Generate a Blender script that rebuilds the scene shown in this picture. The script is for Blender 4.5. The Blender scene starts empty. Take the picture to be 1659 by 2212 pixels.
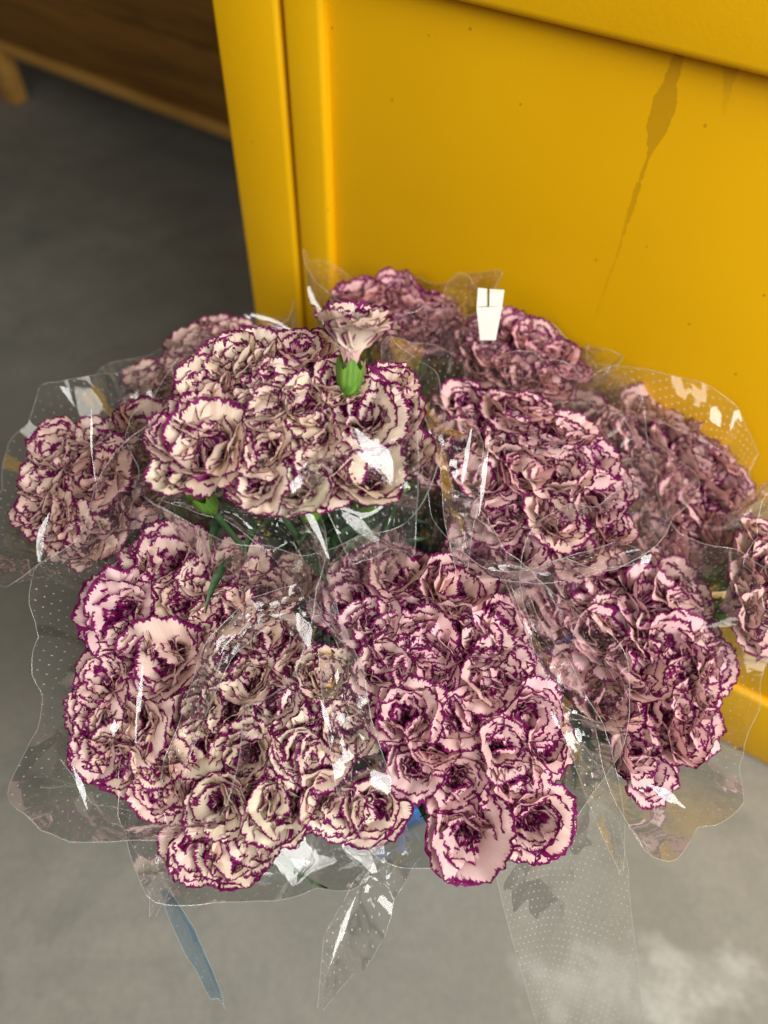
import bpy, math, random
import numpy as np
from mathutils import Vector, Matrix

random.seed(7)
rng = np.random.default_rng(7)
SC = bpy.context.scene
COL = SC.collection
R = math.radians

# ------------------------------------------------------------------ camera
CAM_H = 1.10
PITCH = 52.5            # degrees below the horizon
ROLL = 2.2
FPX = 1597.0            # focal length in pixels of a 1659 x 2212 frame (26 mm equivalent)
cam_d = bpy.data.cameras.new('camera')
cam = bpy.data.objects.new('camera', cam_d)
COL.objects.link(cam)
cam_d.sensor_fit = 'VERTICAL'
cam_d.sensor_height = 36.0
cam_d.lens = 36.0 * FPX / 2212.0
cam_d.clip_start = 0.01
cam_d.clip_end = 200.0
cam.matrix_world = (Matrix.Translation((0, 0, CAM_H)) @ Matrix.Rotation(R(90 - PITCH), 4, 'X')
                    @ Matrix.Rotation(R(ROLL), 4, 'Z'))
cam_d.dof.use_dof = True
cam_d.dof.focus_distance = 0.575
cam_d.dof.aperture_fstop = 2.6
SC.camera = cam
CM = np.array(cam.matrix_world)

# ------------------------------------------------------------------ world, lamps, exposure
world = bpy.data.worlds.new('World')
SC.world = world
world.use_nodes = True
bg = world.node_tree.nodes['Background']
bg.inputs[0].default_value = (1.0, 0.93, 0.82, 1)
bg.inputs[1].default_value = 0.08


def area(name, loc, target, sx, sy, power, color):
    d = bpy.data.lights.new(name, 'AREA')
    d.shape = 'RECTANGLE'
    d.size, d.size_y, d.energy, d.color = sx, sy, power, color
    o = bpy.data.objects.new(name, d)
    COL.objects.link(o)
    o.location = loc
    o.rotation_euler = (Vector(target) - Vector(loc)).to_track_quat('-Z', 'Y').to_euler()
    return o


KEY = np.array([1.12, -0.62, 1.90])
area('daylight_from_the_doorway', tuple(KEY), (0.15, 0.35, 0.4), 1.5, 1.1, 62, (1.0, 0.985, 0.955))
area('warm_fill_left', (-0.75, -0.75, 1.9), (-0.05, 0.25, 0.5), 0.8, 0.8, 12, (1.0, 0.95, 0.87))  # weak warm fill, added to tint the cream bunches on the left

SC.view_settings.view_transform = 'Standard'
SC.view_settings.look = 'None'
SC.view_settings.exposure = 0.14
SC.view_settings.gamma = 1.0
SC.render.engine = 'CYCLES'
SC.cycles.use_denoising = True
SC.cycles.max_bounces = 10
SC.cycles.diffuse_bounces = 3
SC.cycles.glossy_bounces = 4
SC.cycles.transmission_bounces = 6
SC.cycles.transparent_max_bounces = 24
SC.cycles.caustics_reflective = False
SC.cycles.caustics_refractive = False
SC.cycles.sample_clamp_indirect = 4.0


# ------------------------------------------------------------------ helpers
def ray(px, py):
    """world direction of a photo pixel (1659 x 2212 frame), scaled to camera depth 1"""
    v = np.array([(px - 829.5) / FPX, -(py - 1106.0) / FPX, -1.0])
    return CM[:3, :3] @ v


ORG = np.array([0, 0, CAM_H])


def at(px, py, t):
    return ORG + ray(px, py) * t


def on_floor(px, py, z=0.0):
    d = ray(px, py)
    return ORG + d * ((z - CAM_H) / d[2])


def nrm(v):
    v = np.asarray(v, float)
    return v / (np.linalg.norm(v) + 1e-12)


def mesh(name, verts, faces, mat, uvs=None, smooth=True):
    m = bpy.data.meshes.new(name)
    m.from_pydata([tuple(map(float, v)) for v in verts], [], [tuple(int(i) for i in f) for f in faces])
    if uvs is not None:
        lay = m.uv_layers.new(name='UVMap')
        li = np.empty(len(m.loops), dtype=np.int64)
        m.loops.foreach_get('vertex_index', li)
        lay.data.foreach_set('uv', np.asarray(uvs, dtype=np.float32)[li].ravel())
    if smooth:
        m.polygons.foreach_set('use_smooth', np.ones(len(m.polygons), dtype=bool))
    m.update()
    if mat:
        m.materials.append(mat)
    return m


def link(name, data, parent=None):
    o = bpy.data.objects.new(name, data)
    COL.objects.link(o)
    o.parent = parent
    return o


def tag(o, label=None, cat=None, group=None, kind=None):
    if label: o['label'] = label
    if cat: o['category'] = cat
    if group: o['group'] = group
    if kind: o['kind'] = kind
    return o


def grid_faces(nu, nv, off=0, wrap=False):
    f = []
    for j in range(nv - 1):
        for i in range(nu if wrap else nu - 1):
            a = off + j * nu + i
            b = off + j * nu + (i + 1) % nu
            f.append((a, b, b + nu, a + nu))
    return f


def box(verts, faces, x0, x1, y0, y1, z0, z1, bev=0.0):
    """box with chamfered long edges along z when bev > 0"""
    o = len(verts)
    if bev <= 0:
        verts += [(x0, y0, z0), (x1, y0, z0), (x1, y1, z0), (x0, y1, z0), (x0, y0, z1), (x1, y0, z1), (x1, y1, z1), (x0, y1, z1)]
        faces += [tuple(o + i for i in q) for q in ((0, 3, 2, 1), (4, 5, 6, 7), (0, 1, 5, 4), (1, 2, 6, 5), (2, 3, 7, 6), (3, 0, 4, 7))]


def bevel_box(name, mat, x0, x1, y0, y1, z0, z1, bev, parent, seg=3):
    import bmesh
    v, f = [], []
    box(v, f, x0, x1, y0, y1, z0, z1)
    m = mesh(name, v, f, mat, smooth=False)
    bm = bmesh.new()
    bm.from_mesh(m)
    bmesh.ops.bevel(bm, geom=bm.edges[:], offset=bev, segments=seg, profile=0.5, affect='EDGES')
    bm.to_mesh(m)
    bm.free()
    for p in m.polygons: p.use_smooth = True
    return link(name, m, parent)


# ------------------------------------------------------------------ node helpers
class NT:
    def __init__(self, name):
        self.m = bpy.data.materials.new(name)
        self.m.use_nodes = True
        self.t = self.m.node_tree
        self.t.nodes.clear()
        self.out = self.t.nodes.new('ShaderNodeOutputMaterial')

    def n(self, typ, ins=None, **kw):
        nd = self.t.nodes.new('ShaderNode' + typ)
        for k, v in kw.items():
            setattr(nd, k, v)
        if ins:
            for k, v in ins.items():
                self.set(nd.inputs[k], v)
        return nd

    def set(self, sock, v):
        if isinstance(v, bpy.types.NodeSocket):
            self.t.links.new(v, sock)
        elif isinstance(v, bpy.types.Node):
            self.t.links.new(v.outputs[0], sock)
        else:
            sock.default_value = v

    def math(self, op, a, b=0.0, c=None, clamp=False):
        nd = self.t.nodes.new('ShaderNodeMath')
        nd.operation = op
        nd.use_clamp = clamp
        self.set(nd.inputs[0], a)
        self.set(nd.inputs[1], b)
        if c is not None: self.set(nd.inputs[2], c)
        return nd.outputs[0]

    def ramp(self, x, lo, hi, a=0.0, b=1.0, smooth=True):
        nd = self.t.nodes.new('ShaderNodeMapRange')
        nd.interpolation_type = 'SMOOTHSTEP' if smooth else 'LINEAR'
        for i, v in enumerate((x, lo, hi, a, b)):
            self.set(nd.inputs[i], v)
        return nd.outputs[0]

    def mix(self, f, a, b, mode='MIX'):
        nd = self.t.nodes.new('ShaderNodeMix')
        nd.data_type = 'RGBA'
        nd.blend_type = mode
        self.set(nd.inputs[0], f)
        self.set(nd.inputs[6], a)
        self.set(nd.inputs[7], b)
        return nd.outputs[2]

    def noise(self, vec, scale, detail=3, rough=0.55, dist=0.0):
        nd = self.n('TexNoise', {'Scale': scale, 'Detail': detail, 'Roughness': rough, 'Distortion': dist})
        if vec is not None: self.set(nd.inputs['Vector'], vec)
        return nd.outputs[0]

    def end(self, sh):
        self.set(self.out.inputs[0], sh)
        return self.m


def rgb(r, g, b):
    return (r, g, b, 1.0)


# ------------------------------------------------------------------ materials
def mat_petal():
    T = NT('petal')
    uv = T.n('UVMap')
    sep = T.n('SeparateXYZ', {0: uv.outputs[0]})
    ux, dist = sep.outputs[0], sep.outputs[1]
    oi = T.n('ObjectInfo')
    seed = T.math('MULTIPLY', oi.outputs['Random'], 37.0)
    # feathered streaks running in from the rim
    vec = T.n('CombineXYZ', {0: ux, 1: T.math('MULTIPLY', dist, 0.35), 2: seed})
    st = T.noise(vec, 9.0, 2, 0.6)
    big = T.noise(vec, 1.6, 1, 0.5)
    geo = T.n('NewGeometry')
    back = geo.outputs['Backfacing']
    w = T.math('ADD', T.ramp(st, 0.36, 0.72, 0.10, 0.36), T.ramp(big, 0.35, 0.7, -0.02, 0.12))
    w = T.math('MULTIPLY', w, T.ramp(back, 0.0, 1.0, 0.5, 1.0, smooth=False))
    edge = T.ramp(dist, T.math('MULTIPLY', w, 0.72), T.math('MULTIPLY', w, 1.05), 1.0, 0.0)
    # body colour of this flower: object colour, paler with fine veins
    vein = T.noise(T.n('CombineXYZ', {0: T.math('MULTIPLY', ux, 2.2), 1: T.math('MULTIPLY', dist, 0.10), 2: seed}), 5.0, 2, 0.5)
    body = T.mix(T.ramp(vein, 0.35, 0.75, 0.0, 0.22), oi.outputs['Color'], rgb(0.66, 0.40, 0.36))
    # a flush of pink close to the purple rim; deep in the flower its dusky shade is painted in
    flush = T.ramp(dist, 0.2, 0.7, 0.25, 0.0)
    body = T.mix(flush, body, rgb(0.80, 0.48, 0.52))
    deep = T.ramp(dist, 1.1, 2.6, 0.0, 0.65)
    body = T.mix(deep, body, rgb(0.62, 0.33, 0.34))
    purple = T.mix(T.ramp(T.noise(vec, 4.0, 1), 0.4, 0.6), rgb(0.115, 0.002, 0.055), rgb(0.21, 0.006, 0.110))
    colr = T.mix(edge, body, purple)
    bump = T.n('Bump', {'Strength': 0.25, 'Distance': 0.001, 'Height': vein})
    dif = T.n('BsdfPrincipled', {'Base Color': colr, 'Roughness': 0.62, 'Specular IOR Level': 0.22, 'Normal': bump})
    tr = T.n('BsdfTranslucent', {'Color': colr, 'Normal': bump})
    mx = T.n('MixShader', {0: 0.20, 1: dif, 2: tr})
    return T.end(mx)


def mat_green(name, a, b, rough=0.5, wax=0.0):
    T = NT(name)
    tc = T.n('TexCoord')
    mp = T.n('Mapping', {'Vector': tc.outputs['Object'], 'Scale': (260, 260, 18)})
    st = T.noise(mp, 1.0, 3)
    blot = T.noise(tc.outputs['Object'], 60.0, 2)
    c = T.mix(T.ramp(st, 0.3, 0.7), rgb(*a), rgb(*b))
    c = T.mix(T.ramp(blot, 0.45, 0.75, 0.0, wax), c, rgb(0.30, 0.38, 0.26))
    d = T.n('BsdfPrincipled', {'Base Color': c, 'Roughness': rough, 'Specular IOR Level': 0.4})
    t = T.n('BsdfTranslucent', {'Color': c})
    return T.end(T.n('MixShader', {0: 0.12, 1: d, 2: t}))


def mat_film(name, tint=(0.99, 0.99, 0.985), bend=0.55, gloss=1.0, haze=0.022, dots=(0.046, 0.082, 0.5)):
    """clear perforated florist film; UV is in centimetres"""
    T = NT(name)
    uv = T.n('UVMap')
    oi = T.n('ObjectInfo')
    off = T.n('VectorMath', {0: uv.outputs[0], 1: T.n('CombineXYZ', {0: T.math('MULTIPLY', oi.outputs['Random'], 91.0), 1: T.math('MULTIPLY', oi.outputs['Random'], 53.0), 2: 0.0})}, operation='ADD')
    # creased facets: every cell of a stretched Voronoi pattern leans its own way
    warp = T.n('TexNoise', {'Vector': off, 'Scale': 0.22, 'Detail': 1.0})
    wv = T.n('VectorMath', {0: off, 1: T.n('VectorMath', {0: warp.outputs['Color'], 'Scale': 2.2}, operation='SCALE')}, operation='ADD')
    mp = T.n('Mapping', {'Vector': wv, 'Rotation': (0, 0, 0.5), 'Scale': (0.34, 0.13, 0.3)})
    vo = T.n('TexVoronoi', {'Vector': mp, 'Scale': 1.0}, feature='F1')
    lean = T.n('VectorMath', {0: T.n('VectorMath', {0: vo.outputs['Color'], 1: (0.5, 0.5, 0.5)}, operation='SUBTRACT'), 'Scale': bend}, operation='SCALE')
    geo = T.n('NewGeometry')
    nv = T.n('VectorMath', {0: geo.outputs['Normal'], 1: lean}, operation='ADD')
    nv = T.n('VectorMath', {0: nv}, operation='NORMALIZE')
    cr = T.noise(mp, 1.7, 1, 0.5, 0.6)
    bump = T.n('Bump', {'Strength': 0.30, 'Distance': 0.003, 'Height': cr, 'Normal': nv})
    fr = T.n('Fresnel', {'IOR': 1.5, 'Normal': bump})
    fac = T.math('MULTIPLY', fr, 1.15 * gloss, clamp=True)
    fac = T.math('MINIMUM', fac, 0.36)
    gl = T.n('BsdfGlossy', {'Color': rgb(1, 1, 1), 'Roughness': 0.045, 'Normal': bump})
    tp = T.n('BsdfTransparent', {'Color': rgb(*tint)})
    hz = T.n('MixShader', {0: 0.5, 1: T.n('BsdfDiffuse', {'Color': rgb(0.8, 0.8, 0.8)}), 2: T.n('BsdfTranslucent', {'Color': rgb(0.8, 0.8, 0.8)})})
    tp = T.n('MixShader', {0: haze, 1: tp, 2: hz})
    base = T.n('MixShader', {0: fac, 1: tp, 2: gl})
    # rows of perforations: little raised dashes
    rot = T.n('Mapping', {'Vector': off, 'Rotation': (0, 0, 0.12), 'Scale': (1 / 0.80, 1 / 0.64, 1)})
    s = T.n('SeparateXYZ', {0: rot})
    row = T.math('FLOOR', s.outputs[1])
    sx = T.math('ADD', s.outputs[0], T.math('MULTIPLY', T.math('MODULO', T.math('ABSOLUTE', row), 2.0), 0.5))
    fx = T.math('SUBTRACT', T.math('FRACT', sx), 0.5)
    fy = T.math('SUBTRACT', T.math('FRACT', s.outputs[1]), 0.5)
    dx = T.math('MULTIPLY', fx, 0.80 / dots[0])
    dy = T.math('MULTIPLY', fy, 0.64 / dots[1])
    rr = T.math('SQRT', T.math('ADD', T.math('MULTIPLY', dx, dx), T.math('MULTIPLY', dy, dy)))
    dot = T.math('MULTIPLY', T.ramp(rr, 0.7, 1.15, dots[2], 0.0), T.ramp(T.noise(off, 0.35, 1), 0.35, 0.6, 0.35, 1.15))
    dd = T.n('BsdfDiffuse', {'Color': rgb(0.85, 0.86, 0.86)})
    dt = T.n('BsdfTranslucent', {'Color': rgb(0.85, 0.86, 0.86)})
    white = T.n('MixShader', {0: 0.45, 1: dd, 2: dt})
    sh = T.n('MixShader', {0: dot, 1: base, 2: white})
    return T.end(sh)


def mat_concrete():
    T = NT('concrete')
    g = T.n('NewGeometry')
    p = g.outputs['Position']
    a = T.noise(p, 2.2, 5, 0.6)
    b = T.noise(p, 9.0, 6, 0.65, 0.4)
    c = T.noise(p, 90.0, 3, 0.6)
    d = T.noise(p, 0.9, 2, 0.5)
    col = T.mix(T.ramp(a, 0.3, 0.7), rgb(0.225, 0.215, 0.178), rgb(0.315, 0.302, 0.255))
    col = T.mix(T.ramp(b, 0.35, 0.7, 0.0, 0.55), col, rgb(0.19, 0.188, 0.162))
    col = T.mix(T.ramp(d, 0.45, 0.65, 0.0, 0.35), col, rgb(0.27, 0.235, 0.19))
    # dark damp blotches
    e = T.noise(p, 5.0, 4, 0.6, 1.0)
    col = T.mix(T.ramp(e, 0.52, 0.72, 0.0, 0.45), col, rgb(0.150, 0.148, 0.128))
    # a pale scuffed patch of lime
    c0 = on_floor(1400, 2130)
    off = T.n('VectorMath', {0: p, 1: (float(c0[0]), float(c0[1]), 0.0)}, operation='SUBTRACT')
    mp = T.n('Mapping', {'Vector': off, 'Rotation': (0, 0, 0.55), 'Scale': (5.0, 17.0, 1.0)})
    ln = T.n('VectorMath', {0: mp}, operation='LENGTH').outputs['Value']
    ln = T.math('ADD', ln, T.math('MULTIPLY', T.noise(p, 20.0, 3, 0.55), 1.5))
    pm = T.math('MULTIPLY', T.ramp(ln, 1.15, 1.75, 1.0, 0.0), T.ramp(T.noise(p, 22.0, 3, 0.6), 0.35, 0.6, 0.5, 1.0))
    col = T.mix(pm, col, rgb(0.40, 0.395, 0.355))
    col = T.mix(T.ramp(c, 0.3, 0.7, 0.0, 0.18), col, rgb(0.12, 0.12, 0.11))
    bump = T.n('Bump', {'Strength': 0.3, 'Distance': 0.002, 'Height': T.math('ADD', b, T.math('MULTIPLY', c, 0.4))})
    return T.end(T.n('BsdfPrincipled', {'Base Color': col, 'Roughness': 0.62, 'Specular IOR Level': 0.3, 'Normal': bump}))


def mat_yellow(name='yellow_enamel', drips=None):
    T = NT(name)
    tc = T.n('TexCoord')
    p = tc.outputs['Object']
    a = T.noise(p, 3.0, 3)
    fine = T.noise(p, 420.0, 2, 0.5)
    fine2 = T.noise(p, 130.0, 3, 0.6)
    col = T.mix(T.ramp(a, 0.3, 0.7), rgb(0.78, 0.415, 0.001), rgb(0.83, 0.455, 0.002))
    speck = T.n('TexVoronoi', {'Vector': p, 'Scale': 30.0}, feature='F1')
    col = T.mix(T.ramp(speck.outputs['Distance'], 0.035, 0.055, 0.7, 0.0), col, rgb(0.45, 0.22, 0.01))
    rough = 0.42
    if drips:
        s = T.n('SeparateXYZ', {0: p})
        X, Z = s.outputs[0], s.outputs[2]
        wob = T.math('MULTIPLY', T.math('SUBTRACT', T.noise(p, 16.0, 3, 0.5), 0.5), 0.012)
        jag = T.math('MULTIPLY', T.math('SUBTRACT', T.noise(p, 130.0, 3, 0.6), 0.5), 0.006)
        total = None
        for (x0, x1, ztop, zbot, prof, amt) in drips:
            h = T.ramp(Z, ztop, zbot, 0.0, 1.0, smooth=False)          # 0 at the top
            cur = T.n('FloatCurve', {'Value': h})
            cv = cur.mapping.curves[0]
            cv.points[0].location = prof[0]
            cv.points[-1].location = prof[-1]
            for q in prof[1:-1]: cv.points.new(*q)
            for q in cv.points: q.handle_type = 'VECTOR'
            cur.mapping.update()
            width = T.math('MULTIPLY', cur.outputs[0], 0.0095)
            cen = T.ramp(h, 0.0, 1.0, x0, x1, smooth=False)
            dx = T.math('ABSOLUTE', T.math('ADD', T.math('SUBTRACT', X, cen), T.math('MULTIPLY', wob, 0.5)))
            dx = T.math('ADD', dx, jag)
            m = T.ramp(T.math('SUBTRACT', dx, width), -0.0006, 0.0009, 1.0, 0.0)
            fade = T.ramp(h, 0.25, 1.0, 1.0, 0.30)
            inside = T.math('MULTIPLY', T.math('GREATER_THAN', Z, zbot), T.math('LESS_THAN', Z, ztop + 0.01))
            m = T.math('MULTIPLY', T.math('MULTIPLY', m, fade), T.math('MULTIPLY', inside, amt))
            total = m if total is None else T.math('MAXIMUM', total, m)
        col = T.mix(total, col, rgb(0.50, 0.255, 0.003))
    bump = T.n('Bump', {'Strength': 0.22, 'Distance': 0.0006, 'Height': T.math('ADD', fine, T.math('MULTIPLY', fine2, 0.6))})
    return T.end(T.n('BsdfPrincipled', {'Base Color': col, 'Roughness': rough, 'Specular IOR Level': 0.25, 'Normal': bump}))


def mat_wood(name, a, b):
    T = NT(name)
    tc = T.n('TexCoord')
    mp = T.n('Mapping', {'Vector': tc.outputs['Object'], 'Scale': (2.0, 22.0, 22.0)})
    g = T.noise(mp, 1.6, 5, 0.6, 0.6)
    k = T.n('TexVoronoi', {'Vector': T.n('Mapping', {'Vector': tc.outputs['Object'], 'Scale': (3.0, 8.0, 8.0)}), 'Scale': 1.0})
    c = T.mix(T.ramp(g, 0.3, 0.72), rgb(*a), rgb(*b))
    c = T.mix(T.ramp(k.outputs['Distance'], 0.05, 0.22, 0.7, 0.0), c, rgb(0.06, 0.018, 0.005))
    bump = T.n('Bump', {'Strength': 0.2, 'Distance': 0.002, 'Height': g})
    return T.end(T.n('BsdfPrincipled', {'Base Color': c, 'Roughness': 0.5, 'Normal': bump}))


def mat_plastic(name, c, rough=0.35):
    T = NT(name)
    tc = T.n('TexCoord')
    n = T.noise(tc.outputs['Object'], 14.0, 4, 0.6)
    col = T.mix(T.ramp(n, 0.35, 0.75, 0.0, 0.3), rgb(*c), rgb(c[0] * 0.6 + 0.03, c[1] * 0.7 + 0.03, c[2] * 0.8))
    return T.end(T.n('BsdfPrincipled', {'Base Color': col, 'Roughness': rough}))


M_PETAL = mat_petal()
M_CALYX = mat_green('calyx_green', (0.055, 0.17, 0.016), (0.19, 0.36, 0.05), 0.42)
M_STEM = mat_green('stem_green', (0.03, 0.085, 0.03), (0.06, 0.13, 0.05), 0.5, 0.35)
M_LEAF = mat_green('leaf_green', (0.022, 0.065, 0.024), (0.05, 0.12, 0.045), 0.45, 0.3)
M_FILM = mat_film('clear_film')
M_FILM_REFL = mat_film('film_blue_reflection', tint=(0.42, 0.68, 0.97), dots=(0.04, 0.07, 0.3))  # blue reflection painted into the tint of clear film
M_FLAP = mat_film('clear_film_loose', dots=(0.052, 0.105, 0.7))
M_FLOOR = mat_concrete()
M_BLUE = mat_plastic('blue_plastic', (0.025, 0.27, 0.85))
M_STEEL = mat_plastic('handle_wire', (0.45, 0.45, 0.45), 0.3)

# ------------------------------------------------------------------ floor
v = [(-8, -4, 0), (8, -4, 0), (8, 10, 0), (-8, 10, 0)]
tag(link('floor', mesh('floor', v, [(0, 1, 2, 3)], M_FLOOR, smooth=False)), 'mottled grey concrete floor with a pale scuffed patch', kind='structure')

# ------------------------------------------------------------------ yellow cabinet
# its face runs from the floor point seen low at the right towards the far left
A = on_floor(1600, 1612)[:2]
vp = min((ray(-3700, yy) for yy in range(-1600, -200, 10)), key=lambda q: abs(q[2]))   # where the face's level lines meet the horizon
e_l = nrm([vp[0], vp[1]])                  # along the face, towards the far end
e_x = -e_l                                 # local +x: towards the near right
n_out = np.array([e_x[1], -e_x[0]])        # out of the face, towards the camera
if np.dot(n_out, -A) < 0: n_out = -n_out


def cab(px, py, off=0.0):
    """(s, z) where a photo pixel meets the cabinet face pushed out by off"""
    d = ray(px, py)
    t = (np.dot(n_out, A) + off) / np.dot(n_out, d[:2])
    p = ORG + d * t
    return float(np.dot(p[:2] - A, e_x)), float(p[2])


PROUD = 0.012
s_left = 0.5 * (cab(470, 100, PROUD)[0] + cab(535, 600, PROUD)[0])
s_gr = 0.5 * (cab(612, 100, PROUD)[0] + cab(636, 600, PROUD)[0])
s_bead = 0.5 * (cab(697, 100, PROUD)[0] + cab(712, 600, PROUD)[0])
z_lip = 0.5 * (cab(1659, 147, PROUD + 0.008)[1] + cab(870, 0, PROUD + 0.008)[1])
z_rail = 0.5 * (cab(1659, 1530, PROUD)[1] + cab(1565, 1480, PROUD)[1])
s_end = 0.75
cabinet = link('cabinet', None)
tag(cabinet, 'yellow painted steel cabinet standing behind the wrapped flowers', 'cabinet')
cabinet.matrix_world = Matrix(((e_x[0], -n_out[0], 0, A[0]), (e_x[1], -n_out[1], 0, A[1]), (0, 0, 1, 0), (0, 0, 0, 1)))
# local axes: x along the face to the right, y into the cabinet, z up; face at y = 0
sd1, zd1 = cab(1468, 118)
sd2, zd2 = cab(1286, 690)
sd3, zd3 = cab(1578, 140)
sd4, zd4 = cab(1560, 250)
wd = 1.0
drips = [(sd1, sd2, z_lip, zd2, [(0, 0.55), (0.10, 0.75), (0.16, 1.35), (0.24, 1.25), (0.30, 0.45), (0.33, 0.16), (0.52, 0.42), (0.6, 0.18), (1, 0.10)], 0.75),
         (sd3, sd4, z_lip, zd4, [(0, 0.9), (0.3, 0.75), (0.45, 0.5), (1, 0.15)], 0.42)]
drips = [(a, b, c, d, [(x, min(1.0, y / 1.4)) for x, y in pr], am) for a, b, c, d, pr, am in drips]
M_YEL = mat_yellow()
M_PANEL = mat_yellow('yellow_enamel_stained', drips)
Z_TOP = 1.02
bevel_box('corner_post', M_YEL, s_left, s_gr, -PROUD, 0.45, 0.0, Z_TOP, 0.006, cabinet)
bevel_box('frame_stile', M_YEL, s_gr + 0.005, s_bead, -PROUD + 0.001, 0.03, 0.0, Z_TOP - 0.01, 0.006, cabinet, 4)
o = bevel_box('face_panel', M_PANEL, s_gr + 0.003, s_end, 0.0, 0.44, 0.0, Z_TOP - 0.02, 0.002, cabinet)
o['label'] = 'flat yellow face panel with dried brown drip stains'
bevel_box('top_rail', M_YEL, s_bead + 0.001, s_end + 0.002, -PROUD - 0.008, 0.05, z_lip, Z_TOP - 0.012, 0.007, cabinet, 4)
bevel_box('bottom_rail', M_YEL, s_bead + 0.001, s_end + 0.002, -PROUD + 0.002, 0.03, 0.004, z_rail, 0.005, cabinet, 3)
bevel_box('worktop', M_YEL, s_left - 0.004, s_end + 0.01, -0.035, 0.47, Z_TOP, Z_TOP + 0.025, 0.005, cabinet)

# ------------------------------------------------------------------ wooden bench behind
M_WD = mat_wood('bench_wood', (0.18, 0.075, 0.010), (0.30, 0.135, 0.020))
M_WL = mat_wood('bench_wood_pale', (0.58, 0.29, 0.06), (0.72, 0.40, 0.10))
Lg = on_floor(22, 232)
dL = ray(10, 118)
tL = Lg[1] / dL[1]
z_rb = float((ORG + dL * tL)[2])
Rg = on_floor(490, 300, z_rb)
Lr = on_floor(10, 118, z_rb)
bx = nrm((Rg - Lr)[:2])
bench = link('bench', None)
tag(bench, 'low wooden bench with plank side standing behind the cabinet', 'bench')
bn = np.array([-bx[1], bx[0]])
if bn[1] < 0: bn = -bn
bench.matrix_world = Matrix(((bx[0], bn[0], 0, Lr[0]), (bx[1], bn[1], 0, Lr[1]), (0, 0, 1, 0), (0, 0, 0, 1)))
bevel_box('bottom_rail', M_WL, -0.55, 1.6, 0.0, 0.045, z_rb, z_rb + 0.028, 0.004, bench)
bevel_box('plank', M_WD, -0.55, 1.6, 0.012, 0.035, z_rb + 0.03, z_rb + 0.20, 0.003, bench)
bevel_box('plank', M_WD, -0.55, 1.6, 0.012, 0.035, z_rb + 0.204, z_rb + 0.38, 0.003, bench)
bevel_box('seat_board', M_WD, -0.6, 1.65, -0.02, 0.42, z_rb + 0.383, z_rb + 0.41, 0.004, bench)
for lx in (-0.06, 1.45):
    for ly in (-0.005, 0.36):
        bevel_box('leg', M_WL, lx - 0.035, lx + 0.035, ly, ly + 0.05, 0.0, z_rb - 0.001, 0.004, bench)

# ------------------------------------------------------------------ bucket
BC = np.array([0.005, 0.395])
BR, BB, BH = 0.165, 0.125, 0.315


def lathe(name, prof, mat, n=64, parent=None):
    v, f = [], []
    for (r, z) in prof:
        for i in range(n):
            a = 2 * math.pi * i / n
            v.append((r * math.cos(a), r * math.sin(a), z))
    f = grid_faces(n, len(prof), 0, True)
    return link(name, mesh(name, v, f, mat), parent)


bucket = link('flower_bucket', None)
bucket.location = (BC[0], BC[1], 0)
tag(bucket, 'bright blue plastic bucket holding all the wrapped carnation bunches', 'bucket')
lathe('wall', [(0.0, 0.003), (BB - 0.01, 0.003), (BB, 0.008), (BB + 0.02, 0.15), (BR - 0.012, BH - 0.03), (BR - 0.008, BH - 0.012), (BR - 0.011, BH - 0.012),
               (BR - 0.016, BH - 0.03), (BB + 0.016, 0.15), (BB - 0.004, 0.012), (0, 0.012)], M_BLUE, parent=bucket)
lathe('rim', [(BR - 0.012, BH - 0.014), (BR + 0.004, BH - 0.016), (BR + 0.006, BH - 0.004), (BR, BH), (BR - 0.010, BH), (BR - 0.013, BH - 0.004), (BR - 0.012, BH - 0.014)], M_BLUE, parent=bucket)
lathe('water', [(0, 0.13), (BB + 0.010, 0.13)], mat_plastic('water', (0.05, 0.07, 0.06), 0.05), parent=bucket)
lathe('band', [(BB + 0.027, 0.20), (BB + 0.0285, 0.201), (BB + 0.0305, 0.214), (BB + 0.0285, 0.2145)], M_BLUE, parent=bucket)

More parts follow.
